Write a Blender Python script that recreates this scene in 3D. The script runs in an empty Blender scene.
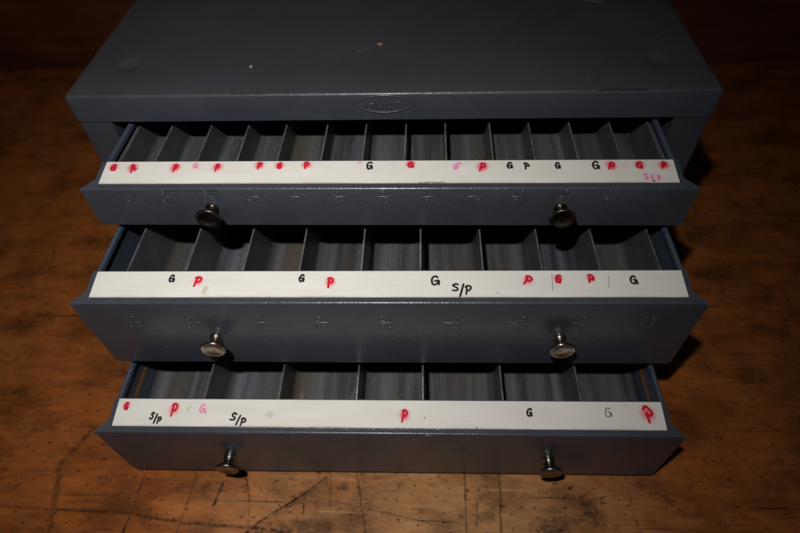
import bpy, bmesh, math, random
from mathutils import Vector, Matrix, Euler
random.seed(7)
PI = math.pi
C = bpy.data.collections.new("scene"); bpy.context.scene.collection.children.link(C)
MM = 0.001

# ------------------------------------------------------------------ measures (metres)
W, H, DEP = 0.380, 0.1854, 0.285        # cabinet
LIP, OPEN = 0.0178, 0.1688              # face lip height, half width of the opening
FW = 0.3331                             # drawer front width
DRAWERS = [
    dict(x=0.0001, y=-0.0571, z=0.1641, h=0.0277, yaw=-0.0012, floor=0.1395, r=0.003,
         div=[-156,-134.6,-109.5,-86.5,-62.7,-37.3,-13,11.5,35.3,61.7,85.7,109.8,133.3,156.2]),
    dict(x=0.0012, y=-0.1096, z=0.1320, h=0.0600, yaw=0.0085, floor=0.0900, r=0.007,
         div=[-145.3,-111.8,-79.3,-47.5,-13.2,20.3,54.2,86.5,118,150.4]),
    dict(x=0.0007, y=-0.1524, z=0.0662, h=0.0588, yaw=0.0097, floor=0.0280, r=0.007,
         div=[-109.2,-64.3,-17.8,22.4,69.4,114.7]),
]

# ------------------------------------------------------------------ node helpers
class NT:
    def __init__(s, name):
        s.m = bpy.data.materials.new(name); s.m.use_nodes = True
        s.t = s.m.node_tree; s.n = s.t.nodes; s.l = s.t.links
        s.b = s.n["Principled BSDF"]
    def new(s, t, **k):
        n = s.n.new(t)
        for a, v in k.items(): setattr(n, a, v)
        return n
    def link(s, a, b): s.l.new(a, b)
    def setin(s, inp, v):
        if hasattr(v, "is_linked") or isinstance(v, bpy.types.NodeSocket): s.l.new(v, inp)
        else: inp.default_value = v
    def coord(s, kind="Object"): return s.new("ShaderNodeTexCoord").outputs[kind]
    def mapping(s, vec, scale=(1,1,1), loc=(0,0,0), rot=(0,0,0)):
        n = s.new("ShaderNodeMapping"); s.link(vec, n.inputs["Vector"])
        n.inputs["Scale"].default_value = scale; n.inputs["Location"].default_value = loc
        n.inputs["Rotation"].default_value = rot
        return n.outputs[0]
    def noise(s, vec, scale=5, detail=4, rough=0.5, out="Fac", dist=0.0):
        n = s.new("ShaderNodeTexNoise"); s.link(vec, n.inputs["Vector"])
        n.inputs["Scale"].default_value = scale; n.inputs["Detail"].default_value = detail
        n.inputs["Roughness"].default_value = rough; n.inputs["Distortion"].default_value = dist
        return n.outputs[out]
    def voro(s, vec, scale=5, feature="F1", out="Distance"):
        n = s.new("ShaderNodeTexVoronoi", feature=feature); s.link(vec, n.inputs["Vector"])
        n.inputs["Scale"].default_value = scale
        return n.outputs[out]
    def rng(s, v, a, b, c=0.0, d=1.0, mode="LINEAR"):
        n = s.new("ShaderNodeMapRange"); n.clamp = True; n.interpolation_type = mode
        s.setin(n.inputs[0], v)
        for i, x in enumerate((a, b, c, d)): n.inputs[i+1].default_value = x
        return n.outputs[0]
    def math(s, op, a, b=0.0, c=0.0, clamp=False):
        n = s.new("ShaderNodeMath", operation=op); n.use_clamp = clamp
        s.setin(n.inputs[0], a); s.setin(n.inputs[1], b)
        if op in ("MULTIPLY_ADD",): s.setin(n.inputs[2], c)
        return n.outputs[0]
    def vmath(s, op, a, b=(0,0,0), out=0):
        n = s.new("ShaderNodeVectorMath", operation=op)
        s.setin(n.inputs[0], a); s.setin(n.inputs[1], b)
        return n.outputs[out]
    def mix(s, f, a, b, mode="MIX"):
        n = s.new("ShaderNodeMix", data_type="RGBA", blend_type=mode)
        s.setin(n.inputs[0], f)
        s.setin(n.inputs[6], (*a, 1) if isinstance(a, tuple) and len(a) == 3 else a)
        s.setin(n.inputs[7], (*b, 1) if isinstance(b, tuple) and len(b) == 3 else b)
        return n.outputs[2]
    def sep(s, v):
        n = s.new("ShaderNodeSeparateXYZ"); s.link(v, n.inputs[0]); return n.outputs
    def bump(s, h, strength=0.3, dist=0.001, normal=None):
        n = s.new("ShaderNodeBump"); s.setin(n.inputs["Height"], h)
        n.inputs["Strength"].default_value = strength; n.inputs["Distance"].default_value = dist
        if normal: s.link(normal, n.inputs["Normal"])
        s.link(n.outputs[0], s.b.inputs["Normal"])
        return n.outputs[0]
    def seg(s, xy, a, b, w0, w1):
        """1 inside a line from a to b on the plane (width w0 solid, fading to 0 at w1)"""
        ba = (b[0]-a[0], b[1]-a[1], 0.0); L2 = ba[0]**2 + ba[1]**2 + 1e-12
        pa = s.vmath("SUBTRACT", xy, (a[0], a[1], 0.0))
        dt = s.vmath("DOT_PRODUCT", pa, ba, out=1)
        hh = s.math("DIVIDE", dt, L2, clamp=True)
        sc = s.new("ShaderNodeVectorMath", operation="SCALE"); sc.inputs[0].default_value = ba
        s.link(hh, sc.inputs[3])
        d = s.vmath("DISTANCE", pa, sc.outputs[0], out=1)
        return s.rng(d, w0, w1, 1.0, 0.0, "SMOOTHSTEP")
    def maxs(s, lst):
        r = lst[0]
        for x in lst[1:]: r = s.math("MAXIMUM", r, x)
        return r
    def runmax(s, r, x):
        return x if r is None else s.math("MAXIMUM", r, x)
    def flat(s, vec):
        n = s.new("ShaderNodeVectorMath", operation="MULTIPLY"); s.link(vec, n.inputs[0])
        n.inputs[1].default_value = (1, 1, 0); return n.outputs[0]
    def out(s, color=None, rough=None, metal=None, spec=None):
        if color is not None: s.setin(s.b.inputs["Base Color"], (*color, 1) if isinstance(color, tuple) and len(color) == 3 else color)
        if rough is not None: s.setin(s.b.inputs["Roughness"], rough)
        if metal is not None: s.setin(s.b.inputs["Metallic"], metal)
        if spec is not None: s.b.inputs["Specular IOR Level"].default_value = spec
        return s.m

# ------------------------------------------------------------------ materials
def mat_paint(name, base=(0.053, 0.060, 0.075), marks=(), dusty=0.0, plane='xy'):
    g = NT(name); co = g.coord()
    big = g.noise(co, 14, 5, 0.6)
    col = g.mix(g.rng(big, 0.35, 0.7), tuple(c*0.86 for c in base), tuple(c*1.12 for c in base))
    # grime smears
    gr = g.noise(g.mapping(co, (1, 1, 2.2)), 32, 6, 0.7)
    col = g.mix(g.rng(gr, 0.55, 0.8, 0, 0.35), col, (0.036, 0.031, 0.025))
    if dusty:
        du = g.noise(g.mapping(co, (0.7, 2.5, 1)), 22, 7, 0.65)
        nz = g.rng(g.sep(g.coord("Normal"))[2], 0.5, 0.95)
        col = g.mix(g.math("MULTIPLY", nz, g.rng(du, 0.3, 0.75, 0.15*dusty, 0.9*dusty)), col, (0.058, 0.052, 0.045))
    # hairline scratches showing paler metal
    sc = g.noise(g.mapping(co, (4, 60, 60), rot=(0.1, 0.05, 0.3)), 9, 3, 0.5)
    sc2 = g.noise(g.mapping(co, (55, 5, 50), rot=(0.0, 0.2, -0.5)), 9, 3, 0.5)
    scm = g.math("ADD", g.rng(sc, 0.735, 0.76, 0, .35), g.rng(sc2, 0.735, 0.76, 0, .35), clamp=True)
    col = g.mix(scm, col, (0.19, 0.19, 0.19))
    # small chips, dark rust
    ch = g.noise(co, 210, 2, 0.5)
    chm = g.math("MULTIPLY", g.rng(ch, 0.745, 0.765), g.rng(g.noise(co, 23, 2, 0.5), 0.5, 0.6))
    col = g.mix(chm, col, (0.035, 0.022, 0.015))
    if marks:
        wob = g.new("ShaderNodeVectorMath", operation="MULTIPLY_ADD")
        g.link(g.noise(co, 260, 2, 0.5, out="Color"), wob.inputs[0]); wob.inputs[1].default_value = (0.0012,)*3
        g.link(g.vmath("SUBTRACT", co, (0.0006,)*3), wob.inputs[2])
        ss = g.sep(wob.outputs[0]); cb = g.new("ShaderNodeCombineXYZ")
        g.link(ss[0], cb.inputs[0]); g.link(ss[1 if plane == 'xy' else 2], cb.inputs[1])
        for (a, b, w0, w1, c, f) in marks:
            m = g.math("MULTIPLY", g.seg(cb.outputs[0], a, b, w0, w1), f)
            if plane == 'xy': m = g.math("MULTIPLY", m, g.rng(g.sep(g.coord("Normal"))[2], 0.15, 0.4))
            col = g.mix(m, col, c)
    rg = g.math("ADD", g.rng(big, 0.3, 0.7, 0.25, 0.34), g.rng(gr, 0.5, 0.8, 0, 0.16))
    if dusty: rg = g.math("ADD", rg, 0.10*dusty)
    # orange peel of sprayed enamel
    op = g.math("ADD", g.noise(co, 900, 2, 0.5), g.math("MULTIPLY", g.noise(co, 330, 2, 0.5), 0.8))
    op = g.math("SUBTRACT", op, g.math("MULTIPLY", scm, 0.6))
    g.bump(op, 0.42, 0.0004)
    g.b.inputs['Coat Weight'].default_value = 0.12; g.b.inputs['Coat Roughness'].default_value = 0.16
    return g.out(col, rg, 0.0, 0.5)

def mat_inner():
    """thin grey-blue finish inside the compartments, streaked lengthways and stained"""
    g = NT("compartment_metal"); co = g.coord()
    st = g.noise(g.mapping(co, (150, 5, 30)), 1.0, 5, 0.62)
    st2 = g.noise(g.mapping(co, (55, 2.5, 12), loc=(3.1, 0, 0)), 1.0, 4, 0.6)
    cell = g.noise(g.mapping(co, (24, 1.5, 4), loc=(7, 2, 0)), 1.0, 2, 0.5)
    col = g.mix(g.rng(st, 0.36, 0.66), (0.045, 0.050, 0.056), (0.165, 0.180, 0.205))
    col = g.mix(g.rng(st2, 0.5, 0.72, 0, 0.7), col, (0.080, 0.060, 0.040))
    col = g.mix(g.rng(cell, 0.5, 0.66, 0, 0.6), col, (0.13, 0.115, 0.09))
    rs = g.noise(g.mapping(co, (190, 22, 50), loc=(1, 5, 0)), 1.0, 4, 0.6)
    col = g.mix(g.rng(rs, 0.64, 0.74, 0, 0.75), col, (0.10, 0.042, 0.014))
    fs = g.noise(g.mapping(co, (420, 60, 200), rot=(0, 0, 0.15)), 1.0, 4, 0.65)
    col = g.mix(g.rng(fs, 0.62, 0.70, 0, 0.45), col, (0.27, 0.27, 0.27))
    dk = g.noise(co, 420, 4, 0.65)
    col = g.mix(g.rng(dk, 0.60, 0.68, 0, 0.6), col, (0.035, 0.028, 0.022))
    g.bump(g.math("ADD", st, g.math("MULTIPLY", dk, 0.5)), 0.25, 0.0005)
    return g.out(col, g.rng(st2, 0.3, 0.7, 0.33, 0.55), 0.35, 0.5)

def mat_divider():
    g = NT("divider_metal"); co = g.coord()
    n = g.noise(g.mapping(co, (40, 40, 120)), 1.0, 5, 0.6)
    col = g.mix(g.rng(n, 0.3, 0.7), (0.070, 0.078, 0.086), (0.115, 0.120, 0.128))
    col = g.mix(g.rng(g.noise(co, 90, 4, 0.6), 0.55, 0.75, 0, 0.5), col, (0.09, 0.06, 0.04))
    return g.out(col, 0.42, 0.2, 0.5)

def mat_edge():
    g = NT("bare_sheet_edge"); co = g.coord()
    col = g.mix(g.rng(g.noise(co, 120, 3, 0.6), 0.35, 0.65), (0.15, 0.15, 0.148), (0.33, 0.325, 0.31))
    return g.out(col, 0.35, 0.6, 0.5)

def mat_sidewall(name, rust):
    g = NT(name); co = g.coord(); z = g.sep(co)
    base = (0.052, 0.066, 0.098)
    n = g.noise(g.mapping(co, (10, 8, 60)), 1.0, 5, 0.6)
    col = g.mix(g.rng(n, 0.3, 0.7), tuple(c*0.8 for c in base), tuple(c*1.2 for c in base))
    if rust:
        wz = g.math("ADD", z[2], g.math("MULTIPLY", g.math("SUBTRACT", g.noise(g.mapping(co, (1, 60, 1)), 1, 3, .5), 0.5), 0.0035))
        d = g.math("ABSOLUTE", g.math("ADD", wz, 0.0175))
        m = g.math("MULTIPLY", g.rng(d, 0.0012, 0.0026, 1, 0, "SMOOTHSTEP"), g.rng(g.noise(g.mapping(co, (1, 90, 200)), 1, 3, .5), 0.36, 0.5))
        col = g.mix(m, col, (0.34, 0.12, 0.030))
    g.bump(g.noise(co, 700, 2, 0.5), 0.25, 0.0004)
    return g.out(col, 0.34, 0.0, 0.5)

def mat_knob(name, tone):
    g = NT(name); co = g.coord()
    n = g.noise(co, 190, 5, 0.65); n2 = g.noise(co, 620, 4, 0.6)
    col = g.mix(g.rng(n, 0.35, 0.68), tone, tuple(c*0.42 for c in tone))
    col = g.mix(g.rng(n2, 0.55, 0.72, 0, 0.6), col, (0.10, 0.055, 0.03))
    rg = g.rng(n, 0.3, 0.7, 0.20, 0.40)
    g.bump(n2, 0.12, 0.0003)
    return g.out(col, rg, 1.0)

def mat_strip(name, halos, dirt):
    """white label tape with pink bleed of red marker around each red letter (object coords, metres)"""
    g = NT(name); co = g.coord(); xy = g.flat(co)
    n = g.noise(g.mapping(co, (1, 5, 1)), 26, 5, 0.6)
    col = g.mix(g.rng(n, 0.3, 0.75), (0.78, 0.765, 0.715), (0.70, 0.68, 0.61))
    ln = g.noise(g.mapping(co, (3, 900, 1)), 1, 2, 0.5)
    col = g.mix(g.rng(ln, 0.45, 0.75, 0, 0.12), col, (0.5, 0.47, 0.40))
    sp = g.noise(co, 330, 3, 0.6)
    col = g.mix(g.rng(sp, 0.70, 0.76, 0, 0.4), col, (0.33, 0.25, 0.16))
    wob = g.new("ShaderNodeVectorMath", operation="MULTIPLY_ADD")
    g.link(g.noise(co, 420, 3, 0.55, out="Color"), wob.inputs[0]); wob.inputs[1].default_value = (0.0016, 0.0016, 0)
    g.link(g.vmath("SUBTRACT", xy, (0.0008, 0.0008, 0)), wob.inputs[2])
    h = None
    for (x, y, r, f) in halos:
        d = g.vmath("DISTANCE", wob.outputs[0], (x, y, 0.0), out=1)
        h = g.runmax(h, g.rng(d, 0.0, r, f, 0.0, "SMOOTHERSTEP"))
    col = g.mix(g.rng(h, 0, 0.5, 0, 1), col, (0.80, 0.40, 0.40))
    col = g.mix(g.rng(h, 0.42, 1.0, 0, 1), col, (0.78, 0.035, 0.085))
    for (a, b, w0, w1, c, f) in dirt:
        col = g.mix(g.math("MULTIPLY", g.seg(wob.outputs[0], a, b, w0, w1), f), col, c)
    edge = g.sep(co)[1]
    col = g.mix(g.math("MULTIPLY", g.rng(edge, 0.0035, 0.0048, 0.55, 0), g.rng(n, 0.35, 0.6)), col, (0.22, 0.17, 0.10))
    return g.out(col, g.rng(n, 0.3, 0.7, 0.42, 0.6), 0.0, 0.35)

def mat_ink(name, c, var=0.3):
    g = NT(name); co = g.coord()
    n = g.noise(co, 900, 3, 0.6)
    col = g.mix(g.rng(n, 0.35, 0.7), c, tuple(min(1, x*(1+var)+0.02*var) for x in c))
    return g.out(col, 0.6, 0.0, 0.2)

def mat_wood():
    g = NT("worn_bench_wood"); co = g.coord(); xy0 = g.flat(co)
    wob = g.new("ShaderNodeVectorMath", operation="MULTIPLY_ADD")
    g.link(g.noise(co, 55, 4, 0.6, out="Color"), wob.inputs[0]); wob.inputs[1].default_value = (0.006, 0.006, 0)
    g.link(g.vmath("SUBTRACT", xy0, (0.003, 0.003, 0)), wob.inputs[2])
    xy = wob.outputs[0]
    gr = g.noise(g.mapping(co, (14, 55, 1)), 1.6, 8, 0.72, dist=0.9)
    gr2 = g.noise(g.mapping(co, (16, 420, 1)), 1.0, 5, 0.7)
    big = g.noise(co, 7.5, 5, 0.6)
    # boards that run away from the viewer, each a little different
    bx = g.math("FLOOR", g.math("DIVIDE", g.math("ADD", g.sep(xy0)[0], 0.0255), 0.0455))
    wn = g.new("ShaderNodeTexWhiteNoise", noise_dimensions="1D"); g.link(bx, wn.inputs["W"])
    col = g.mix(g.rng(gr, 0.28, 0.72), (0.430, 0.122, 0.020), (0.200, 0.050, 0.009))
    col = g.mix(g.rng(gr2, 0.45, 0.78, 0, 0.32), col, (0.070, 0.023, 0.007))
    col = g.mix(g.rng(wn.outputs[0], 0, 1, 0, 0.2), col, (0.31, 0.145, 0.05))
    # flash's bright pool in front of the drawers, painted as paler wood
    ce = g.vmath("DISTANCE", g.mapping(xy0, (0.55, 1, 1)), (0.012, -0.185, 0), out=1)
    pale = g.math("MULTIPLY", g.rng(ce, 0.01, 0.115, 1, 0, "SMOOTHSTEP"), g.rng(big, 0.3, 0.6, 0.6, 1.0))
    col = g.mix(g.math("MULTIPLY", pale, 0.72), col, g.mix(g.rng(gr, 0.3, 0.7), (0.74, 0.43, 0.19), (0.38, 0.185, 0.068)))
    # oil stains
    st = g.noise(g.mapping(co, (1, 1.7, 1)), 19, 7, 0.66)
    col = g.mix(g.rng(st, 0.45, 0.66, 0, 0.72), col, (0.060, 0.020, 0.006))
    st2 = g.noise(co, 70, 5, 0.65)
    col = g.mix(g.rng(st2, 0.59, 0.74, 0, 0.75), col, (0.028, 0.012, 0.006))
    # specks and pits
    pv = g.noise(g.mapping(co, (1, 1.5, 1)), 210, 3, 0.6)
    pit = g.rng(pv, 0.62, 0.675)
    col = g.mix(g.math("MULTIPLY", pit, 0.8), col, (0.030, 0.015, 0.009))
    # random scores in several directions
    scs = []
    for rot, lo, sd in ((0.25, 0.710, 1.3), (-0.7, 0.715, 5.1), (1.35, 0.705, 9.7), (1.75, 0.715, 2.2)):
        q = g.noise(g.mapping(co, (7, 260, 1), loc=(sd, sd, 0), rot=(0, 0, rot)), 1.0, 2, 0.5)
        scs.append(g.rng(q, lo, lo+0.03, 0, 0.75))
    scr = g.maxs(scs)
    col = g.mix(scr, col, (0.040, 0.019, 0.010))
    # pale scuffs where the surface is rubbed bare
    pq = g.noise(g.mapping(co, (9, 330, 1), loc=(4, 8, 0), rot=(0, 0, -0.12)), 1.0, 2, 0.5)
    pq2 = g.noise(g.mapping(co, (10, 300, 1), loc=(1, 3, 0), rot=(0, 0, 0.9)), 1.0, 2, 0.5)
    col = g.mix(g.math("MULTIPLY", g.math("ADD", pale, 0.12), g.math("ADD", g.rng(pq, 0.65, 0.71, 0, .45), g.rng(pq2, 0.68, 0.73, 0, .4), clamp=True)), col, (0.66, 0.44, 0.23))
    fn = g.noise(g.mapping(co, (1, 1.3, 1)), 520, 4, 0.7)
    col = g.mix(g.rng(fn, 0.60, 0.70, 0, 0.6), col, (0.06, 0.025, 0.010))
    # the cracks, joints and blots one can point to are stored on the mesh
    at = g.new("ShaderNodeAttribute"); at.attribute_name = "wear"; cr = at.outputs["Fac"]
    brk = g.rng(g.noise(co, 240, 3, 0.6), 0.35, 0.58, 0.25, 1.0)
    cr = g.math("MULTIPLY", cr, brk)
    col = g.mix(g.rng(cr, 0.0, 0.72), col, (0.022, 0.011, 0.007))
    hgt = g.math("SUBTRACT", g.math("MULTIPLY", gr, 0.5), g.math("ADD", g.math("MULTIPLY", cr, 0.25), g.math("MULTIPLY", scr, 0.7)))
    hgt = g.math("SUBTRACT", hgt, g.math("MULTIPLY", pit, 0.4))
    g.bump(hgt, 0.45, 0.0012)
    return g.out(col, g.rng(st, 0.3, 0.7, 0.62, 0.45), 0.0, 0.2)

def mat_backboard():
    g = NT("dark_board_wood"); co = g.coord()
    gr = g.noise(g.mapping(co, (4, 60, 60)), 1.3, 7, 0.65)
    col = g.mix(g.rng(gr, 0.3, 0.7), (0.24, 0.066, 0.022), (0.11, 0.028, 0.010))
    col = g.mix(g.rng(g.noise(co, 9, 4, .6), .4, .7, 0, .7), col, (0.09, 0.028, 0.012))
    g.bump(gr, 0.3, 0.001)
    return g.out(col, 0.65, 0.0, 0.25)

M = dict(inner=mat_inner(), divider=mat_divider(), edge=mat_edge(),
         wood=mat_wood(), board=mat_backboard(),
         side=mat_sidewall("drawer_side_paint", False), side_rust=mat_sidewall("drawer_side_paint_rusted", True),
         front=mat_paint("grey_enamel_front"),
         fronts=[mat_paint("grey_enamel_drawer_front", plane='xz', marks=mk) for mk in (
             [((-.094, -.0215), (-.090, -.019), .001, .006, (.02, .02, .022), .35), ((.0985, -.012), (.099, -.009), .0005, .003, (.10, .10, .11), .3), ((-.12, -.0015), (-.09, -.0012), .0001, .0007, (.02, .018, .016), .7)],
             [((-.100, -.0175), (-.099, -.016), .0015, .0075, (.018, .019, .022), .55), ((-.083, -.0175), (-.0825, -.016), .001, .0060, (.018, .019, .022), .5), ((.090, -.0165), (.104, -.0165), .001, .0075, (.017, .019, .023), .5), ((-.03, -.0597), (-.012, -.0597), .0002, .0012, (.16, .15, .13), .6)],
             [((-.0965, -.016), (-.0965, -.026), .001, .0065, (.016, .024, .030), .5), ((.097, -.014), (.097, -.024), .001, .006, (.016, .022, .026), .4), ((.024, -.0008), (.026, -.0008), .0001, .0008, (.3, .3, .3), .7)])],
         body=mat_paint("grey_enamel_cabinet", marks=[
             ((0.121, 0.0012), (0.1475, 0.0012), .0002, .0009, (0.015, 0.013, 0.012), .85),
             ((-0.090, 0.0012), (-0.070, 0.0012), .0001, .0008, (0.02, 0.018, 0.017), .6),
             ((-0.170, 0.004), (-0.150, 0.003), .0001, .0006, (0.03, 0.02, 0.02), .6),
             ((0.128, 0.114), (0.143, 0.108), .0006, .0025, (0.26, 0.18, 0.11), .5),
             ((0.165, 0.056), (0.168, 0.053), .0006, .0025, (0.10, 0.06, 0.04), .35),
             ((-0.020, 0.048), (-0.012, 0.050), .0003, .0012, (0.16, 0.10, 0.06), .6)], dusty=0.85),
         red=mat_ink("red_marker", (0.50, 0.006, 0.026)), pink=mat_ink("faded_pink_marker", (0.72, 0.20, 0.42)),
         black=mat_ink("black_marker", (0.012, 0.011, 0.012)), thin=mat_ink("grey_pen", (0.05, 0.05, 0.055)))

# ------------------------------------------------------------------ mesh helpers
def link(name, bm, mats, parent=None, smooth=35, loc=(0, 0, 0)):
    me = bpy.data.meshes.new(name)
    bmesh.ops.recalc_face_normals(bm, faces=bm.faces)
    bm.to_mesh(me); bm.free()
    for m in (mats if isinstance(mats, (list, tuple)) else [mats]): me.materials.append(m)
    if smooth:
        for p in me.polygons: p.use_smooth = True
        me.set_sharp_from_angle(angle=math.radians(smooth))
    o = bpy.data.objects.new(name, me); C.objects.link(o); o.location = loc
    if parent: o.parent = parent
    return o

def box(bm, x0, x1, y0, y1, z0, z1, mi=0, bev=0.0):
    vs = [bm.verts.new((x, y, z)) for x in (x0, x1) for y in (y0, y1) for z in (z0, z1)]
    fs = []
    for q in ((0,1,3,2),(4,6,7,5),(0,4,5,1),(2,3,7,6),(0,2,6,4),(1,5,7,3)):
        f = bm.faces.new([vs[i] for i in q]); f.material_index = mi; fs.append(f)
    if bev:
        ed = {e for f in fs for e in f.edges}
        r = bmesh.ops.bevel(bm, geom=list(ed), offset=bev, segments=2, affect="EDGES", profile=0.5)
        for f in r["faces"]: f.material_index = mi
    return vs

def loft_x(bm, prof, mi=0, split=None):
    """closed (y,z,halfwidth) profile swept from -halfwidth to +halfwidth"""
    L = [bm.verts.new((-w, y, z)) for y, z, w in prof]
    R = [bm.verts.new((w, y, z)) for y, z, w in prof]
    n = len(prof)
    for i in range(n):
        j = (i+1) % n
        f = bm.faces.new((L[i], L[j], R[j], R[i])); f.material_index = mi
    caps = []
    for V in (L, R):
        if split:      # two planes: the mitre up to y=split, the straight side beyond
            k = [i for i, p in enumerate(prof) if abs(p[0]-split) < 1e-7]
            caps += [bm.faces.new(V[:k[0]+1]+V[k[1]:]), bm.faces.new(V[k[0]:k[1]+1])]
        else: caps.append(bm.faces.new(V))
    bmesh.ops.triangulate(bm, faces=caps)

def arc(cx, cy, r, a0, a1, n):
    return [(cx + r*math.cos(math.radians(a0+(a1-a0)*i/n)), cy + r*math.sin(math.radians(a0+(a1-a0)*i/n))) for i in range(n+1)]

def lathe_y(bm, prof, n=40):
    """profile of (distance towards viewer, radius) around the y axis"""
    rings = []
    for d, r in prof:
        if r < 1e-7: rings.append([bm.verts.new((0, -d, 0))])
        else: rings.append([bm.verts.new((r*math.cos(2*PI*k/n), -d, r*math.sin(2*PI*k/n))) for k in range(n)])
    for a, b in zip(rings, rings[1:]):
        for k in range(n):
            k2 = (k+1) % n
            if len(a) == 1: bm.faces.new((a[0], b[k], b[k2]))
            elif len(b) == 1: bm.faces.new((a[k], a[k2], b[0]))
            else: bm.faces.new((a[k], a[k2], b[k2], b[k]))

def smooth_path(pts, n=6):
    if len(pts) < 3: return [Vector(p) for p in pts]
    P = [Vector(p) for p in pts]; P = [2*P[0]-P[1]] + P + [2*P[-1]-P[-2]]
    out = []
    for i in range(1, len(P)-2):
        p0, p1, p2, p3 = P[i-1:i+3]
        for k in range(n):
            t = k/n
            out.append(0.5*((2*p1)+(-p0+p2)*t+(2*p0-5*p1+4*p2-p3)*t*t+(-p0+3*p1-3*p2+p3)*t**3))
    out.append(P[-2]); return out

def stroke(bm, pts, r, flat, to3d, taper=0.0):
    """a raised rounded stroke along 2-D points; to3d(u, v, h) places it on a surface"""
    P = [Vector((p[0], p[1])) for p in pts]; N = 8; rings = []
    # rounded ends
    d0 = (P[0]-P[1]).normalized(); d1 = (P[-1]-P[-2]).normalized()
    seq = [(P[0]+d0*r*0.95, 0.15), (P[0]+d0*r*0.6, 0.75)] + [(p, 1.0) for p in P] + [(P[-1]+d1*r*0.6, 0.75), (P[-1]+d1*r*0.95, 0.15)]
    for i, (p, s) in enumerate(seq):
        a = seq[max(0, i-1)][0]; b = seq[min(len(seq)-1, i+1)][0]
        t = (b-a).normalized(); nrm = Vector((-t.y, t.x))
        rr = r*s*(1.0 - taper*i/len(seq))*(1+random.uniform(-.08, .08))
        ring = []
        for k in range(N):
            an = 2*PI*k/N
            q = p + nrm*rr*math.cos(an)
            ring.append(bm.verts.new(to3d(q.x, q.y, flat*s*math.sin(an))))
        rings.append(ring)
    for a, b in zip(rings, rings[1:]):
        for k in range(N): bm.faces.new((a[k], a[(k+1)%N], b[(k+1)%N], b[k]))
    bm.faces.new(rings[0]); bm.faces.new(rings[-1])

HAND = {
 'G': [[(.86,.84),(.55,1),(.2,.82),(.04,.45),(.2,.08),(.55,.04),(.8,.3),(.86,.46)], [(.48,.47),(.92,.47),(.94,.02)]],
 'P': [[(.26,.95),(.24,.5),(.16,0)], [(.05,.88),(.5,1.0),(.92,.83),(.8,.52),(.28,.4)]],
 'S': [[(.92,.9),(.5,1),(.15,.82),(.35,.58),(.78,.42),(.8,.12),(.4,0),(.05,.1)]],
 '/': [[(.95,1),(.05,0)]],
 'p': [[(.02,.78),(.25,.97),(.6,.9),(.98,.6),(.8,.47),(.3,.5)], [(.3,.62),(.42,.35),(.52,0)]],
 '|': [[(.5,1),(.55,.5),(.5,0)]],
}
DIG = {
 '0': [[(.5,1),(.1,.75),(.1,.25),(.5,0),(.9,.25),(.9,.75),(.5,1)]],
 '1': [[(.3,.8),(.55,1),(.55,0)]],
 '2': [[(.1,.8),(.5,1),(.88,.75),(.6,.4),(.1,0),(.9,0)]],
 '3': [[(.1,.9),(.5,1),(.85,.76),(.45,.53),(.88,.26),(.5,0),(.1,.1)]],
 '4': [[(.7,0),(.7,1),(.05,.3),(.95,.3)]],
 '5': [[(.85,1),(.2,1),(.15,.58),(.55,.64),(.88,.35),(.55,0),(.1,.1)]],
 '6': [[(.8,.95),(.4,.85),(.12,.4),(.3,.04),(.75,.06),(.85,.38),(.5,.55),(.15,.38)]],
 '7': [[(.1,1),(.9,1),(.4,0)]],
 '8': [[(.5,.53),(.15,.76),(.5,1),(.85,.76),(.5,.53),(.1,.25),(.5,0),(.9,.25),(.5,.53)]],
 '9': [[(.2,.05),(.6,.15),(.88,.6),(.7,.96),(.25,.94),(.15,.62),(.5,.45),(.85,.62)]],
}

# ------------------------------------------------------------------ cabinet
cab = bpy.data.objects.new("drill_cabinet", None); C.objects.link(cab)
cab["label"] = "grey enamel steel drill index cabinet with three open drawers, standing on the wooden bench"
cab["category"] = "tool cabinet"

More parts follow.
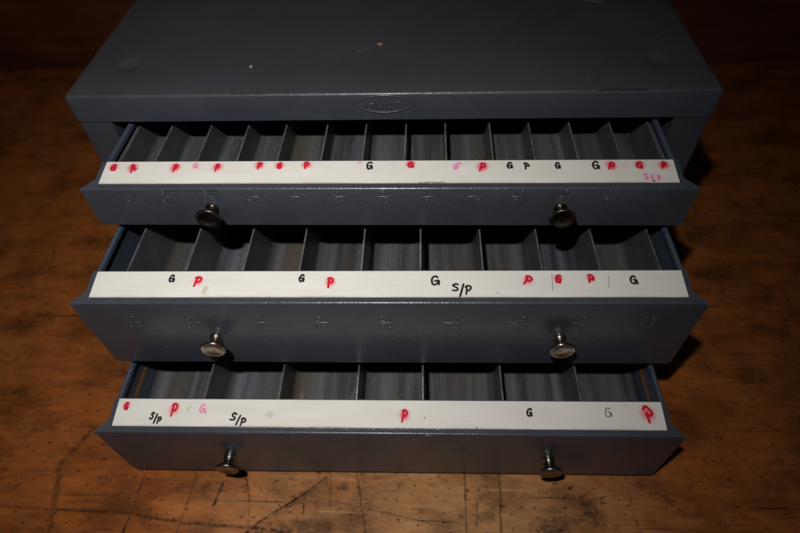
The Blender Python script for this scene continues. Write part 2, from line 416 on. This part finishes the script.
def top_panel():
    bm = bmesh.new(); R = 0.0020
    # non-uniform grid, fine around the four pressed dimples
    DX = [(-0.1620, 0.0335), (0.1608, 0.0325), (-0.1620, 0.245), (0.1608, 0.245)]; DR = 0.0088
    xs = {-W/2+R, W/2-R, -W/2+R+.003, W/2-R-.003}; ys = {R, DEP-R}
    for cx, cy in DX:
        for k in range(-14, 15): xs.add(round(cx+k*DR/13, 6)); ys.add(round(cy+k*DR/13, 6))
    for k in range(-6, 7): xs.add(k*0.022)
    for k in range(1, 9): ys.add(round(0.05+k*0.02, 6))
    xs = sorted(x for x in xs if -W/2+R-1e-9 <= x <= W/2-R+1e-9); ys = sorted(ys)
    def dz(x, y):
        z = 0.0
        for cx, cy in DX:
            d = math.hypot((x-cx)/DR, (y-cy)/DR*1.0)
            if d < 1: z -= 0.0017*(math.cos(PI*d)*.5+.5)**0.6
        z -= 0.0006*math.sin(PI*min(1, max(0, (x+W/2)/W)))*math.sin(PI*min(1, y/DEP))   # sheet sags a hair
        return z
    grid = [[bm.verts.new((x, y, H+dz(x, y))) for y in ys] for x in xs]
    for i in range(len(xs)-1):
        for j in range(len(ys)-1):
            bm.faces.new((grid[i][j], grid[i+1][j], grid[i+1][j+1], grid[i][j+1]))
    # bends down at front and both sides, then the front lip
    def strip(edge, axis, sgn, drop):
        prev = edge; corner_pts = []
        for a in (22.5, 45, 67.5, 90):
            s, c = math.sin(math.radians(a)), math.cos(math.radians(a))
            row = []
            for v in edge:
                p = v.co.copy()
                if axis == 'y': p.y = p.y - R*s*1.0; p.z = p.z - R*(1-c)
                else: p.x = p.x + sgn*R*s; p.z = p.z - R*(1-c)
                row.append(bm.verts.new(p))
            for k in range(len(prev)-1): bm.faces.new((prev[k], prev[k+1], row[k+1], row[k]))
            prev = row; corner_pts.append((row[0], row[-1]))
        row = []
        for v in prev:
            p = v.co.copy(); p.z = drop; row.append(bm.verts.new(p))
        for k in range(len(prev)-1): bm.faces.new((prev[k], prev[k+1], row[k+1], row[k]))
        return corner_pts, row
    front = [col[0] for col in grid]
    cf, frow = strip(front, 'y', 0, H-LIP)
    # return of the lip
    back = [bm.verts.new((v.co.x, v.co.y+0.006, v.co.z+0.0003)) for v in frow]
    for k in range(len(frow)-1): bm.faces.new((frow[k], frow[k+1], back[k+1], back[k]))
    cl, lrow = strip(grid[0], 'x', -1, H-LIP); cr, rrow = strip(grid[-1], 'x', 1, H-LIP)
    # round corner patches between bends
    def patch(fp, sp, base):
        prevs = [base, base]
        for a, b in zip(fp, sp):
            mid = Vector(((a.co.x*0.3+b.co.x*0.7), (a.co.y*0.7+b.co.y*0.3), (a.co.z+b.co.z)/2)); m = bm.verts.new(mid)
            if prevs[0] is base: bm.faces.new((base, a, m)); bm.faces.new((base, m, b))
            else:
                bm.faces.new((prevs[0], a, m, prevs[2])); bm.faces.new((prevs[2], m, b, prevs[1]))
            prevs = [a, b, m]
        return prevs
    pl = patch([c[0] for c in cf], [c[0] for c in cl], grid[0][0])
    pr = patch([c[1] for c in cf], [c[0] for c in cr], grid[-1][0])
    for (a, b, m), fb, sb in ((pl, frow[0], lrow[0]), (pr, frow[-1], rrow[0])):
        mb = bm.verts.new((m.co.x, m.co.y, H-LIP))
        bm.faces.new((a, fb, mb, m)); bm.faces.new((m, mb, sb, b))
    return link("top_panel", bm, M["body"], cab, 40)
top = top_panel()

for s in (-1, 1):
    bm = bmesh.new()
    zt = H-LIP+0.004
    # side sheet with the front stile folded in (an L in plan), tucked just inside the top panel's skirt
    xo = W/2-0.0006; pts = [(xo, 0.0022)] + arc(xo-0.0014, 0.0022, 0.0014, 0, -90, 4) + [(OPEN, 0.0008), (OPEN, 0.0210), (OPEN+.001, 0.0210), (OPEN+.001, .002), (xo-.002, .002), (xo-.002, DEP-.0005), (xo, DEP-.0005)]
    pts = [(s*x, y) for x, y in pts]
    lo = [bm.verts.new((x, y, 0.0015)) for x, y in pts]; hi = [bm.verts.new((x, y, zt)) for x, y in pts]
    for i in range(len(pts)):
        j = (i+1) % len(pts); bm.faces.new((lo[i], lo[j], hi[j], hi[i]))
    c = [bm.faces.new(lo), bm.faces.new(hi)]; bmesh.ops.triangulate(bm, faces=c)
    link("side_panel", bm, M["body"], cab)
bm = bmesh.new(); box(bm, -W/2+.003, W/2-.003, DEP-.0025, DEP-.0008, .002, H-.003)
link("back_panel", bm, M["body"], cab)
bm = bmesh.new(); box(bm, -OPEN+.0002, OPEN-.0002, .0012, DEP-.003, .0012, .0042)
link("bottom_panel", bm, M["body"], cab)
# oval maker's plate pressed into the lip
bm = bmesh.new(); bz = 0.1783; bx = -0.0007; a, b = 0.0176, 0.0056
Rr = (a*a+b*b)/(2*b); th = math.degrees(math.asin(a/Rr))
def on_lip(u, v, h): return (bx+u, -0.0001-h, bz+v)
up = [(-a+2*a*k/36, b*(1-abs(-1+2*k/36)**2)**0.72) for k in range(37)]
stroke(bm, up, 0.00046, 0.00048, on_lip)
stroke(bm, [(x, -y) for x, y in up], 0.00046, 0.00048, on_lip)
def glyph(bm, strokes, x, y, w, h, slant, r, f, fn, n=5):
    for s in strokes:
        stroke(bm, [(x+px*w+slant*py*h, y+py*h) for px, py in [(q.x, q.y) for q in smooth_path([(p[0], p[1]) for p in s], n)]], r, f, fn)
LET = {'H': [[(.1,0),(.1,1)], [(.9,0),(.9,1)], [(.1,.5),(.9,.5)]],
       'u': [[(.1,.62),(.1,.2),(.45,0),(.85,.2),(.85,.62)], [(.85,.3),(.95,0)]],
       'o': [[(.5,.64),(.1,.45),(.1,.18),(.5,0),(.9,.18),(.9,.45),(.5,.64)]],
       't': [[(.5,.95),(.42,.15),(.8,0)], [(.1,.64),(.95,.64)]]}
x = -0.0108
for ch, w in (('H', .0048), ('u', .0040), ('o', .0038), ('t', .0032)):
    glyph(bm, LET[ch], x, -0.0026, w, 0.0055, 0.28, 0.00040, 0.00042, on_lip); x += w+0.0013
link("maker_badge", bm, M["front"], cab, 60)

# ------------------------------------------------------------------ drawers
KNOB_PROF = [(0, .0037), (.0008, .0037), (.0010, .0034), (.0020, .0032), (.0036, .0031), (.0044, .0033), (.0052, .0040), (.0060, .0049),
             (.0067, .0059), (.0073, .0066), (.0078, .0070), (.0083, .0071), (.0088, .0069), (.0090, .0064), (.0088, .0056), (.0085, .0045), (.0082, .0032), (.0081, .0018), (.0081, 0)]
def knob(parent, x, z, seed, tone):
    bm = bmesh.new(); lathe_y(bm, KNOB_PROF, 48)
    o = link("knob", bm, mat_knob("worn_knob_metal", tone), parent, 50, (x, -0.0001, z))
    o.rotation_euler = (random.uniform(-.03, .03), 1.3*seed, random.uniform(-.03, .03))
    return o

# letters: glyph, x mm, y mm on the tape, width, height, lean deg, ink (R red, K faded pink, B black, T thin pen, t thin black)
LETTERS = [
 [('G',-151.7,15.1,3.9,5.6,0,'R'),('P',-140.5,14.4,3.3,6.6,-10,'R'),('P',-116.2,14.5,3.3,6.4,0,'R'),('G',-105.1,16.2,3.4,4.4,0,'K'),
  ('P',-92.4,14.8,3.3,6.2,0,'R'),('P',-68.8,16.0,3.3,5.8,0,'R'),('G',-57.5,16.0,3.2,5.2,0,'R'),('P',-42.4,16.2,3.8,5.6,-8,'R'),
  ('G',-7.3,15.9,4.4,6.2,0,'B'),('G',15.3,16.3,4.2,5.0,0,'R'),('G',40.6,15.4,3.0,6.4,38,'K'),('P',54.4,14.4,4.2,6.8,15,'R'),
  ('G',69.2,15.6,3.7,5.2,0,'B'),('p',78.0,15.2,4.0,5.6,15,'B'),('G',94.9,15.4,3.7,5.2,0,'B'),('G',115.2,15.5,4.7,6.4,0,'B'),
  ('P',123.4,15.0,4.0,6.4,20,'R'),('G',138.3,15.5,4.4,5.8,15,'R'),('P',151.1,15.1,3.5,6.2,15,'R'),
  ('S',140.3,7.4,2.4,4.8,0,'K'),('/',143.2,6.8,1.8,5.0,0,'K'),('P',146.7,6.4,2.4,4.6,5,'K')],
 [('G',-114.3,14.9,3.8,5.3,0,'B'),('P',-99.7,12.9,4.9,7.0,5,'R'),('G',-43.5,14.9,3.8,5.3,0,'B'),('P',-27.9,12.3,4.3,7.2,0,'R'),
  ('G',27.8,13.4,5.5,6.4,0,'B'),('S',38.4,9.3,4.4,5.2,0,'B'),('/',41.7,7.6,3.6,8.2,0,'B'),('P',45.0,7.8,4.4,5.8,0,'B'),
  ('P',76.5,13.2,5.0,6.8,22,'R'),('|',89.0,12.2,0.6,10.0,4,'T'),('G',92.4,14.2,4.0,6.0,12,'R'),('p',109.0,14.3,5.0,6.0,28,'R'),
  ('|',118.2,12.4,0.6,7.6,6,'T'),('G',131.1,13.6,4.6,5.8,0,'B')],
 [('G',-151.4,15.0,3.4,5.4,0,'R'),('S',-134.6,9.4,3.2,4.8,8,'B'),('/',-132.3,7.9,2.0,6.0,3,'B'),('P',-130.0,6.9,3.2,4.8,6,'B'),
  ('P',-122.6,13.0,4.5,8.4,0,'R'),('G',-105.9,13.8,4.4,5.8,0,'K'),('S',-86.9,9.2,4.2,5.2,10,'B'),('/',-83.9,7.4,2.8,6.4,3,'B'),
  ('P',-80.9,6.3,4.0,5.2,8,'B'),('P',11.5,10.4,4.2,8.2,5,'R'),('G',82.4,12.9,3.9,5.4,8,'B'),('G',126.3,13.2,4.3,5.8,5,'t'),
  ('p',148.3,12.1,6.2,10.8,3,'R')],
]
DIRT = [
 [((-.139, .0138), (-.1388, .0138), .0004, .0013, (0.04, 0.02, 0.03), .9), ((-.1038, .0145), (-.1036, .0145), .0002, .0008, (0.03, 0.02, 0.03), .9),
  ((-.0130, .0178), (-.0128, .0178), .0003, .0016, (0.70, 0.25, 0.25), .6), ((.1436, .0046), (.1438, .0046), .0002, .0009, (0.03, 0.03, 0.03), .9),
  ((.020, .0040), (.034, .0039), .0001, .0006, (0.20, 0.15, 0.08), .8)],
 [((-.0950, .0065), (-.0945, .0090), .0003, .0022, (0.45, 0.38, 0.26), .6), ((.060, .006), (.061, .006), .0002, .0009, (0.35, 0.28, 0.2), .5)],
 [((-.1135, .0150), (-.1145, .0125), .0001, .0010, (0.38, 0.38, 0.20), .6), ((-.0665, .0105), (-.0655, .0105), .0006, .0030, (0.50, 0.46, 0.38), .5),
  ((.0230, .0095), (.0232, .0095), .0002, .0007, (0.2, 0.16, 0.1), .8), ((.0520, .0045), (.0521, .0038), .0001, .0006, (0.05, 0.04, 0.03), .9),
  ((-.1041, .0115), (-.1040, .0115), .0003, .0010, (0.35, 0.05, 0.15), .8)],
]
FR = [["1/16","5/64","3/32","7/64","1/8","9/64","5/32","11/64","3/16","13/64","7/32","15/64","1/4"],
      ["17/64","9/32","19/64","5/16","21/64","11/32","23/64","3/8","25/64"],
      ["13/32","27/64","7/16","29/64","15/32","31/64","1/2"]]
FX = [[-144.2,-120.9,-96.7,-72.2,-49.3,-24.1,.5,25.5,50.3,73.8,98.7,122.5,146.5],
      [-140.0,-106.0,-70.5,-35.2,1.2,37.5,73.2,107,141.2],
      [-137,-90.5,-46.5,-2,43,88,134]]
FZ = [-5.7, -17.6, -19.8]; FD = [(2.3, 2.7), (3.2, 3.9), (3.2, 3.9)]
DR_LABEL = ["top drawer, shallow, thirteen narrow compartments, pulled out least",
            "middle drawer with nine compartments and a tall front",
            "bottom drawer with seven wide compartments, pulled out furthest"]

def strip_z(y):      # top of the sloping ledge behind the front's top edge
    return 0.0006 + (y-0.0035)*(0.0024/0.0157)

for di, D in enumerate(DRAWERS):
    h = D["h"]; fz = D["floor"]-D["z"]            # floor height in drawer space (origin: top front edge)
    L = 0.262
    bm = bmesh.new()
    # --- drawer body: two side walls with rolled hem, back, underside
    for s in (-1, 1):
        xo, xi = s*0.1606, s*0.1597
        mi = 0
        zt = -0.0009; zb = -h+0.003
        # hem: half-round top wider than the sheet
        prof = [(xo, zb), (xo, zt)] + [(s*0.1592+s*0.0014*math.cos(t), zt+0.0014*math.sin(t)) for t in [PI*k/8 for k in range(0, 9)]] + [(s*0.1578, zt-.0018), (s*0.1588, zt-.0026), (xi, zt-.003), (xi, zb)]
        a = [bm.verts.new((x, 0.0058, z)) for x, z in prof]; b2 = [bm.verts.new((x, L, z)) for x, z in prof]
        for i in range(len(prof)):
            j = (i+1) % len(prof); bm.faces.new((a[i], a[j], b2[j], b2[i]))
        cc = [bm.faces.new(a), bm.faces.new(b2)]; bmesh.ops.triangulate(bm, faces=cc)
    box(bm, -0.1594, 0.1594, L-.001, L-.0001, -h+.0032, -.003)
    box(bm, -0.1594, 0.1594, 0.0083, L-.0012, -h+.0006, -h+.0014)
    dr = link("drawer", bm, M["side_rust"] if di == 2 else M["side"], cab, 40, (D["x"], D["y"], D["z"]))
    dr.rotation_euler = (0, 0, D["yaw"]); dr["label"] = DR_LABEL[di]
    # --- front panel: pan with rolled top bend, mitred flange and label ledge
    w0 = FW/2; r = 0.0013; cr = 0.0030 if di else 0.0015
    def hw(y): return w0 - min(1.0, max(0, y-0.0004)/0.0066)*0.0068
    prof = []
    for i in range(7):      # lower corners rounded
        t = math.radians(90*i/6); prof.append((0.0, -h+cr*(1-math.sin(t)), w0-cr*(1-math.cos(t))))
    prof = [(0.0, -h, w0-cr)] + sorted([p for p in prof if p[1] > -h+1e-7], key=lambda p: p[1])
    a_end = 90-8.7
    for (yy, zz) in arc(r, -r+0.0001, r, 180, a_end+0, 8): prof.append((yy, zz, hw(yy) if yy > .0008 else w0))
    prof.append((0.0035, strip_z(0.0035)-.0001, hw(.0035))); prof.append((0.0070, strip_z(.0070), hw(.0072)))
    prof.append((0.0198, strip_z(.0198), hw(.0072))); prof.append((0.0200, strip_z(.0198)-.0009, hw(.0072)))
    prof.append((0.0082, strip_z(.0072)-.0012, hw(.0072))); prof.append((0.0080, -h+.0006, hw(.0072))); prof.append((0.0070, -h, hw(.0072)))
    bm = bmesh.new(); loft_x(bm, prof, 0, 0.0070)
    link("front_panel", bm, M["fronts"][di], dr, 38)
    # --- compartment floor: troughs between the dividers
    xs = [x*MM for x in D["div"]]
    allx = ([-0.1594] + xs + [0.1594]) if di == 2 else xs
    bm = bmesh.new(); R = D["r"]; rows = []
    pp = []
    for xa, xb in zip(allx, allx[1:]):
        xa += .0003; xb -= .0003
        pp += [(xa+R-R*math.sin(t), fz+R-R*math.cos(t)) for t in [PI/2*(1-k/6) for k in range(7)]]
        pp += [(xb-R+R*math.sin(t), fz+R-R*math.cos(t)) for t in [PI/2*k/6 for k in range(7)]]
    if di != 2:   # ledges that close the gap to the side walls
        zz = -0.014 if di == 1 else -0.006
        pp = [(-0.1592, zz-0.02*di), (xs[0], zz-0.02*di)] + pp + [(xs[-1], zz-0.02*di), (0.1592, zz-0.02*di)]
    a = [bm.verts.new((x, .0084, z)) for x, z in pp]; b2 = [bm.verts.new((x, L-.0014, z)) for x, z in pp]
    for i in range(len(pp)-1): bm.faces.new((a[i], a[i+1], b2[i+1], b2[i]))
    link("compartment_floor", bm, M["inner"], dr, 30)
    # --- dividers
    for x in xs:
        bm = bmesh.new(); zt = -0.0040; t = 0.00045
        lean = random.uniform(-.0004, .0004)
        vs = box(bm, x-t, x+t, .0087+random.uniform(0, .0004), L-.0018, fz+.0003, zt-.0003, 0)
        vt = box(bm, x-t, x+t, .0087, L-.0018, zt-.00029, zt+random.uniform(-.0001, .0002), 1)
        for v in bm.verts:
            if v.co.z > -0.01: v.co.x += lean
        link("divider", bm, [M["divider"], M["edge"]], dr, 30)
    # --- label tape
    halos = []
    for (gch, x, y, w, hh, lean, ink) in LETTERS[di]:
        if ink == 'R':
            big = max(hh, 5.5)
            halos.append((x*MM, (y+.4)*MM, big*(0.80 if di == 0 else 0.66)*MM, random.uniform(.95, 1.0) if di == 0 else random.uniform(.72, .9)))
        elif ink == 'K': halos.append((x*MM, y*MM, 3.4*MM, .22))
    if di == 0:
        halos += [(-.1517, .0146, .0034, .95), (.1238, .0143, .0040, .9), (.1515, .0150, .0040, .98), (.1390, .0152, .0036, .9), (.0545, .0143, .0040, .9), (.1300, .0150, .004, .18), (.0060, .0170, .004, .12), (-.1405, .0135, .0028, .9)]
    bm = bmesh.new(); th = .00016
    ya, yb, sw = .0035, .0192, .1568
    v = []
    for (yy, zo) in ((ya, 0), (yb, 0), (yb, th), (ya, th)):
        v.append((bm.verts.new((-sw, yy, strip_z(yy)+.00012+zo)), bm.verts.new((sw, yy, strip_z(yy)+.00012+zo))))
    for i in range(4):
        j = (i+1) % 4; bm.faces.new((v[i][0], v[j][0], v[j][1], v[i][1]))
    bm.faces.new([q[0] for q in v]); bm.faces.new([q[1] for q in v])
    link("label_strip", bm, mat_strip("white_label_tape", halos, DIRT[di]), dr, 20)
    # --- handwriting
    def on_strip(u, v_, hgt): return (u, v_, strip_z(v_)+.00012+.00016+max(hgt, -.00002))
    for (gch, x, y, w, hh, lean, ink) in LETTERS[di]:
        bm = bmesh.new(); an = -math.radians(lean); ca, sa = math.cos(an), math.sin(an)
        rad = {'R': .00068, 'K': .00046, 'B': .00060, 'T': .00014, 't': .00028}[ink]
        if di == 0 and ink == 'R': rad = .00060
        if di == 2 and hh > 10: rad = .0008
        w2, h2 = max(w*MM-2*rad, .0004), hh*MM-2*rad
        for s in HAND[gch]:
            q = []
            for p in smooth_path([(px+random.uniform(-.05, .05), py+random.uniform(-.04, .04)) for px, py in s], 6):
                lx, ly = (p.x-.5)*w2, (p.y-.5)*h2
                q.append((x*MM+lx*ca-ly*sa, y*MM+lx*sa+ly*ca))
            stroke(bm, q, rad, .00006, on_strip, taper=.15)
        link("handwritten_mark" if gch in '|' else "handwritten_letter", bm, {'R': M["red"], 'K': M["pink"], 'B': M["black"], 'T': M["thin"], 't': M["thin"]}[ink], dr, 80)
    # --- sizes stamped on the front
    fw_, fh_ = FD[di][0]*MM, FD[di][1]*MM
    def on_front(u, v_, hgt): return (u, -.00002-max(hgt, -.00005), v_)
    for txt, x in zip(FR[di], FX[di]):
        bm = bmesh.new(); nu, de = txt.split('/'); x0 = x*MM; z0 = FZ[di]*MM; rr = .00028 if di == 0 else .00034
        bl = .0037 if di == 0 else .0048
        rf = rr*(1.15, .85, .55)[di]
        stroke(bm, [(x0-bl, z0), (x0, z0), (x0+bl, z0)], rr, rf, on_front)
        for part, zb in ((nu, z0+.0016), (de, z0-.0013-fh_)):
            tw = len(part)*fw_ + (len(part)-1)*.0010
            xx = x0-tw/2
            for c_ in part:
                glyph(bm, DIG[c_], xx, zb, fw_, fh_, 0, rr, rf, on_front, 3); xx += fw_+.0010
        link("stamped_size", bm, M["front"], dr, 70)
    # --- knobs
    kz = -h/2 - (.0012, .0022, .0042)[di]
    for k, x in enumerate((-0.0965, 0.0972)):
        tone = [(0.20, 0.155, 0.12), (0.44, 0.37, 0.31), (0.34, 0.32, 0.29)][di]
        knob(dr, x, kz+(.0006 if di == 0 else 0), di*2+k, tone)

# ------------------------------------------------------------------ small crumbs on the cabinet and bench
def crumb(name, loc, size, col, label, cat, rot=0.0, metal=0.0, curl=False):
    bm = bmesh.new(); bmesh.ops.create_icosphere(bm, subdivisions=2, radius=1.0)
    for v in bm.verts:
        k = 1+0.35*math.sin(v.co.x*5+loc[0]*900)+0.25*math.sin(v.co.y*7+loc[1]*700)
        v.co = Vector((v.co.x*size[0]*k, v.co.y*size[1]*k, max(v.co.z, -.5)*size[2]*k+(abs(v.co.x)**2*size[2]*1.2 if curl else 0)))
    zmin = min(v.co.z for v in bm.verts)
    g = NT(name); co = g.coord()
    g.out(g.mix(g.rng(g.noise(co, 900, 4, .6), .35, .65), col, tuple(c*.45 for c in col)), .6 if not metal else .3, metal)
    o = link(name, bm, g.m, None, 30, (loc[0], loc[1], loc[2]-zmin)); o.rotation_euler = (0, 0, rot)
    o["label"] = label; o["category"] = cat
crumb("paint_flake", (-.0835, .0300, H-.0003), (.0008, .0011, .0006), (.62, .56, .42), "tiny pale flake lying on the left part of the cabinet top", "flake", .4)
crumb("wood_crumb", (-.0055, .0545, H-.0004), (.0021, .0009, .0007), (.42, .26, .11), "small tan wood crumb near the middle of the cabinet top", "crumb", .25, curl=True)
crumb("wood_chip", (.1350, .1125, H-.0003), (.0040, .0016, .0012), (.40, .24, .10), "curled tan wood chip far back on the right of the cabinet top", "wood chip", -.1, curl=True)
crumb("metal_chip", (.1160, -.1580, 0), (.0013, .0008, .0006), (.55, .53, .50), "shiny metal chip on the bench below the right knob of the bottom drawer", "metal chip", .5, 1.0)

# ------------------------------------------------------------------ setting
WEAR_LINES = [
    ([(-330,-174),(-250,-177),(-217,-178),(-168,-179),(-128,-184),(-78,-186),(20,-196)], .0006, 0.0011, .85),
    ([(-162,-153),(-164,-200)], .0004, 0.0009, .7),
    ([(-127,-154),(-131,-200)], .0003, 0.0007, .8),
    ([(-209,-124),(-222,-148),(-211,-191),(-214,-210)], .0006, 0.0032, .45),
    ([(-108,-159),(-111,-173)], .0006, 0.0012, .8),
    ([(-93,-156),(-88,-172),(-84,-200)], .0003, 0.0007, .6),
    ([(-40,-154),(-58,-168),(-79,-182),(-95,-197)], .0006, 0.0009, .95),
    ([(-36,-153),(-53,-167),(-74,-181)], .0002, 0.0005, .7),
    ([(-38,-150),(-36,-174)], .0002, 0.0005, .7),
    ([(-21,-150),(-13,-184),(-11,-200)], .0003, 0.0006, .75),
    ([(50,-140),(49,-215)], .0003, 0.0006, .85),
    ([(73,-140),(69,-215)], .0003, 0.0008, .75),
    ([(-54,-164),(-52,-177)], .0003, 0.0006, .7),
    ([(-57,-164),(39,-183)], .0002, 0.0005, .6),
    ([(57,-166),(56,-181)], .0006, 0.0010, .7),
    ([(153,-150),(153,-200)], .0003, 0.0006, .5),
]
WEAR_BLOTS = [((-74,-189),(-42,-186),.002,.011,.42), ((61,-176),(65,-176),.001,.006,.5),
              ((126,-166),(129,-176),.001,.009,.6), ((98,-184),(106,-180),.001,.012,.5),
              ((163,-153),(168,-156),.001,.009,.42), ((258,63),(270,66),.003,.013,.55),
              ((252,19),(265,19),.002,.011,.5), ((226,-69),(231,-68),.001,.009,.42),
              ((-29,-160),(-26,-161),.0003,.0026,.55), ((7,-161),(8,-158),.0002,.0020,.45),
              ((27,-157),(31,-158),.0002,.0018,.4), ((-262,-128),(-240,-120),.001,.007,.32),
              ((-120,-164),(-118,-160),.0006,.004,.42), ((-300,-40),(-285,-30),.002,.012,.35)]

def bench_mesh():
    from mathutils import noise as mn
    X0, X1, Y0, Y1 = -1.0, 1.0, -0.75, 0.349
    def axis(lo, hi, bands):
        out = [lo]; x = lo
        while x < hi-1e-9:
            st = 0.05
            for a, b, q in bands:
                if a <= x+1e-9 < b: st = q; break
            x = min(hi, x+st); out.append(x)
        return out
    xs = axis(X0, X1, [(-.34, -.27, .004), (-.27, .19, .0006), (.19, .30, .003)])
    ys = axis(Y0, Y1, [(-.30, -.2, .01), (-.2, -.15, .0006), (-.15, -.12, .0016), (-.12, .10, .005)])
    segs = []
    for pts, w0, w1, f in WEAR_LINES:
        for a, b in zip(pts, pts[1:]): segs.append((a[0]*MM, a[1]*MM, b[0]*MM, b[1]*MM, w0, w1, f))
    for a, b, w0, w1, f in WEAR_BLOTS: segs.append((a[0]*MM, a[1]*MM, b[0]*MM, b[1]*MM, w0, w1, f))
    nx, ny = len(xs), len(ys); vals = [0.0]*(nx*ny); zz = [0.0]*(nx*ny)
    from bisect import bisect_left
    for ax, ay, bx, by, w0, w1, f in segs:
        pad = w1+.003
        i0, i1 = bisect_left(xs, min(ax, bx)-pad), bisect_left(xs, max(ax, bx)+pad)
        j0, j1 = bisect_left(ys, min(ay, by)-pad), bisect_left(ys, max(ay, by)+pad)
        dx, dy = bx-ax, by-ay; L2 = dx*dx+dy*dy
        for i in range(max(0, i0), min(nx, i1)):
            for j in range(max(0, j0), min(ny, j1)):
                x, y = xs[i], ys[j]
                n = mn.noise_vector((x*90, y*90, 0)); n2 = mn.noise_vector((x*320, y*320, 3))
                k = 0.25 if w1 < .0025 else 1.0; x += k*(n.x*.0016+n2.x*.0006*(1+w1*200)); y += k*(n.y*.0016+n2.y*.0006*(1+w1*200))
                t = min(1, max(0, ((x-ax)*dx+(y-ay)*dy)/L2))
                d = math.hypot(x-ax-t*dx, y-ay-t*dy)
                v = 1-min(1, max(0, (d-w0)/(w1-w0))); v = v*v*(3-2*v)*f*(1 if w1 > .0025 else .72+.5*mn.noise((x*60, y*60, 8)))
                if v > vals[i*ny+j]:
                    vals[i*ny+j] = v
                    if w1 < .0025: zz[i*ny+j] = -v*.0004
    bm_v = [(xs[i], ys[j], zz[i*ny+j]) for i in range(nx) for j in range(ny)]
    fs = [(i*ny+j, (i+1)*ny+j, (i+1)*ny+j+1, i*ny+j+1) for i in range(nx-1) for j in range(ny-1)]
    nb = len(bm_v)
    bm_v += [(X0, Y0, -.045), (X1, Y0, -.045), (X1, Y1, -.045), (X0, Y1, -.045)]
    front = [i*ny for i in range(nx)]; rear = [i*ny+ny-1 for i in range(nx)]
    lft = list(range(ny)); rgt = [(nx-1)*ny+j for j in range(ny)]
    fs += [tuple([nb, nb+1]+front[::-1]), tuple([nb+2, nb+3]+rear), tuple([nb+3, nb]+lft), tuple([nb+1, nb+2]+rgt[::-1]), (nb, nb+3, nb+2, nb+1)]
    me = bpy.data.meshes.new("bench_top"); me.from_pydata(bm_v, [], fs); me.materials.append(M["wood"])
    a = me.attributes.new("wear", 'FLOAT', 'POINT'); a.data.foreach_set("value", vals+[0.0]*4)
    o = bpy.data.objects.new("bench_top", me); C.objects.link(o); return o
def structure(o): o["kind"] = "structure"; return o
structure(bench_mesh())
# board that stands along the back of the bench, very slightly askew
bm = bmesh.new(); box(bm, -1.0, 1.0, 0.0, 0.022, -0.05, 0.42, 0, .0015)
bk = structure(link("back_board", bm, M["board"], None, 30, (0.0, 0.3535, 0.0))); bk.rotation_euler = (0, 0, -0.022)
bm = bmesh.new(); box(bm, -1.0, 1.0, .349, .385, -0.045, -0.012)
structure(link("bench_rear_edge", bm, M["board"], None, 0))

# ------------------------------------------------------------------ camera
cam = bpy.data.cameras.new("camera"); co = bpy.data.objects.new("camera", cam); C.objects.link(co)
p, yw, r = 0.874556, 0.073329, -0.052333
fwd = Vector((-math.sin(yw)*math.cos(p), math.cos(yw)*math.cos(p), -math.sin(p)))
right = Vector((math.cos(yw), math.sin(yw), 0)); upv = right.cross(fwd)
r2 = right*math.cos(r)+upv*math.sin(r); u2 = -right*math.sin(r)+upv*math.cos(r)
m = Matrix((r2, u2, -fwd)).transposed().to_4x4(); m.translation = Vector((0.0240, -0.2775, 0.3636))
co.matrix_world = m
cam.sensor_width = 36; cam.lens = 551.4746/800*36; cam.clip_start = 0.01; cam.clip_end = 20
cam.dof.use_dof = True; cam.dof.focus_distance = 0.300; cam.dof.aperture_fstop = 6.3
bpy.context.scene.camera = co

# ------------------------------------------------------------------ light: the camera's flash, just above the lens
fl = bpy.data.lights.new("camera_flash", 'SPOT'); fo = bpy.data.objects.new("camera_flash", fl); C.objects.link(fo)
FPOS = Vector((-0.030, -0.288, 0.530)); fo.location = FPOS
fo.rotation_euler = (Vector((-0.088, -0.060, 0.07))-FPOS).to_track_quat('-Z', 'Y').to_euler()
fl.energy = 8.7; fl.spot_size = math.radians(140); fl.spot_blend = 0.3; fl.shadow_soft_size = 0.007
fl.color = (1.0, 0.97, 0.93)
# beam pattern of the flash reflector: strength falls with the angle off its axis
fl.use_nodes = True; nt = fl.node_tree; em = nt.nodes["Emission"]
tc = nt.nodes.new("ShaderNodeTexCoord"); sp = nt.nodes.new("ShaderNodeSeparateXYZ"); nt.links.new(tc.outputs["Normal"], sp.inputs[0])
ab = nt.nodes.new("ShaderNodeMath"); ab.operation = 'ABSOLUTE'; nt.links.new(sp.outputs[2], ab.inputs[0])
pw = nt.nodes.new("ShaderNodeMath"); pw.operation = 'POWER'; nt.links.new(ab.outputs[0], pw.inputs[0]); pw.inputs[1].default_value = 6.2
nt.links.new(pw.outputs[0], em.inputs["Strength"])
w = bpy.data.worlds.new("World"); bpy.context.scene.world = w; w.use_nodes = True
bg = w.node_tree.nodes["Background"]; bg.inputs[0].default_value = (0.62, 0.75, 1.0, 1); bg.inputs[1].default_value = 0.012
sc = bpy.context.scene
sc.view_settings.view_transform = 'Standard'; sc.view_settings.look = 'None'; sc.view_settings.exposure = 0; sc.view_settings.gamma = 1
sc.cycles.use_denoising = True; sc.cycles.caustics_reflective = False
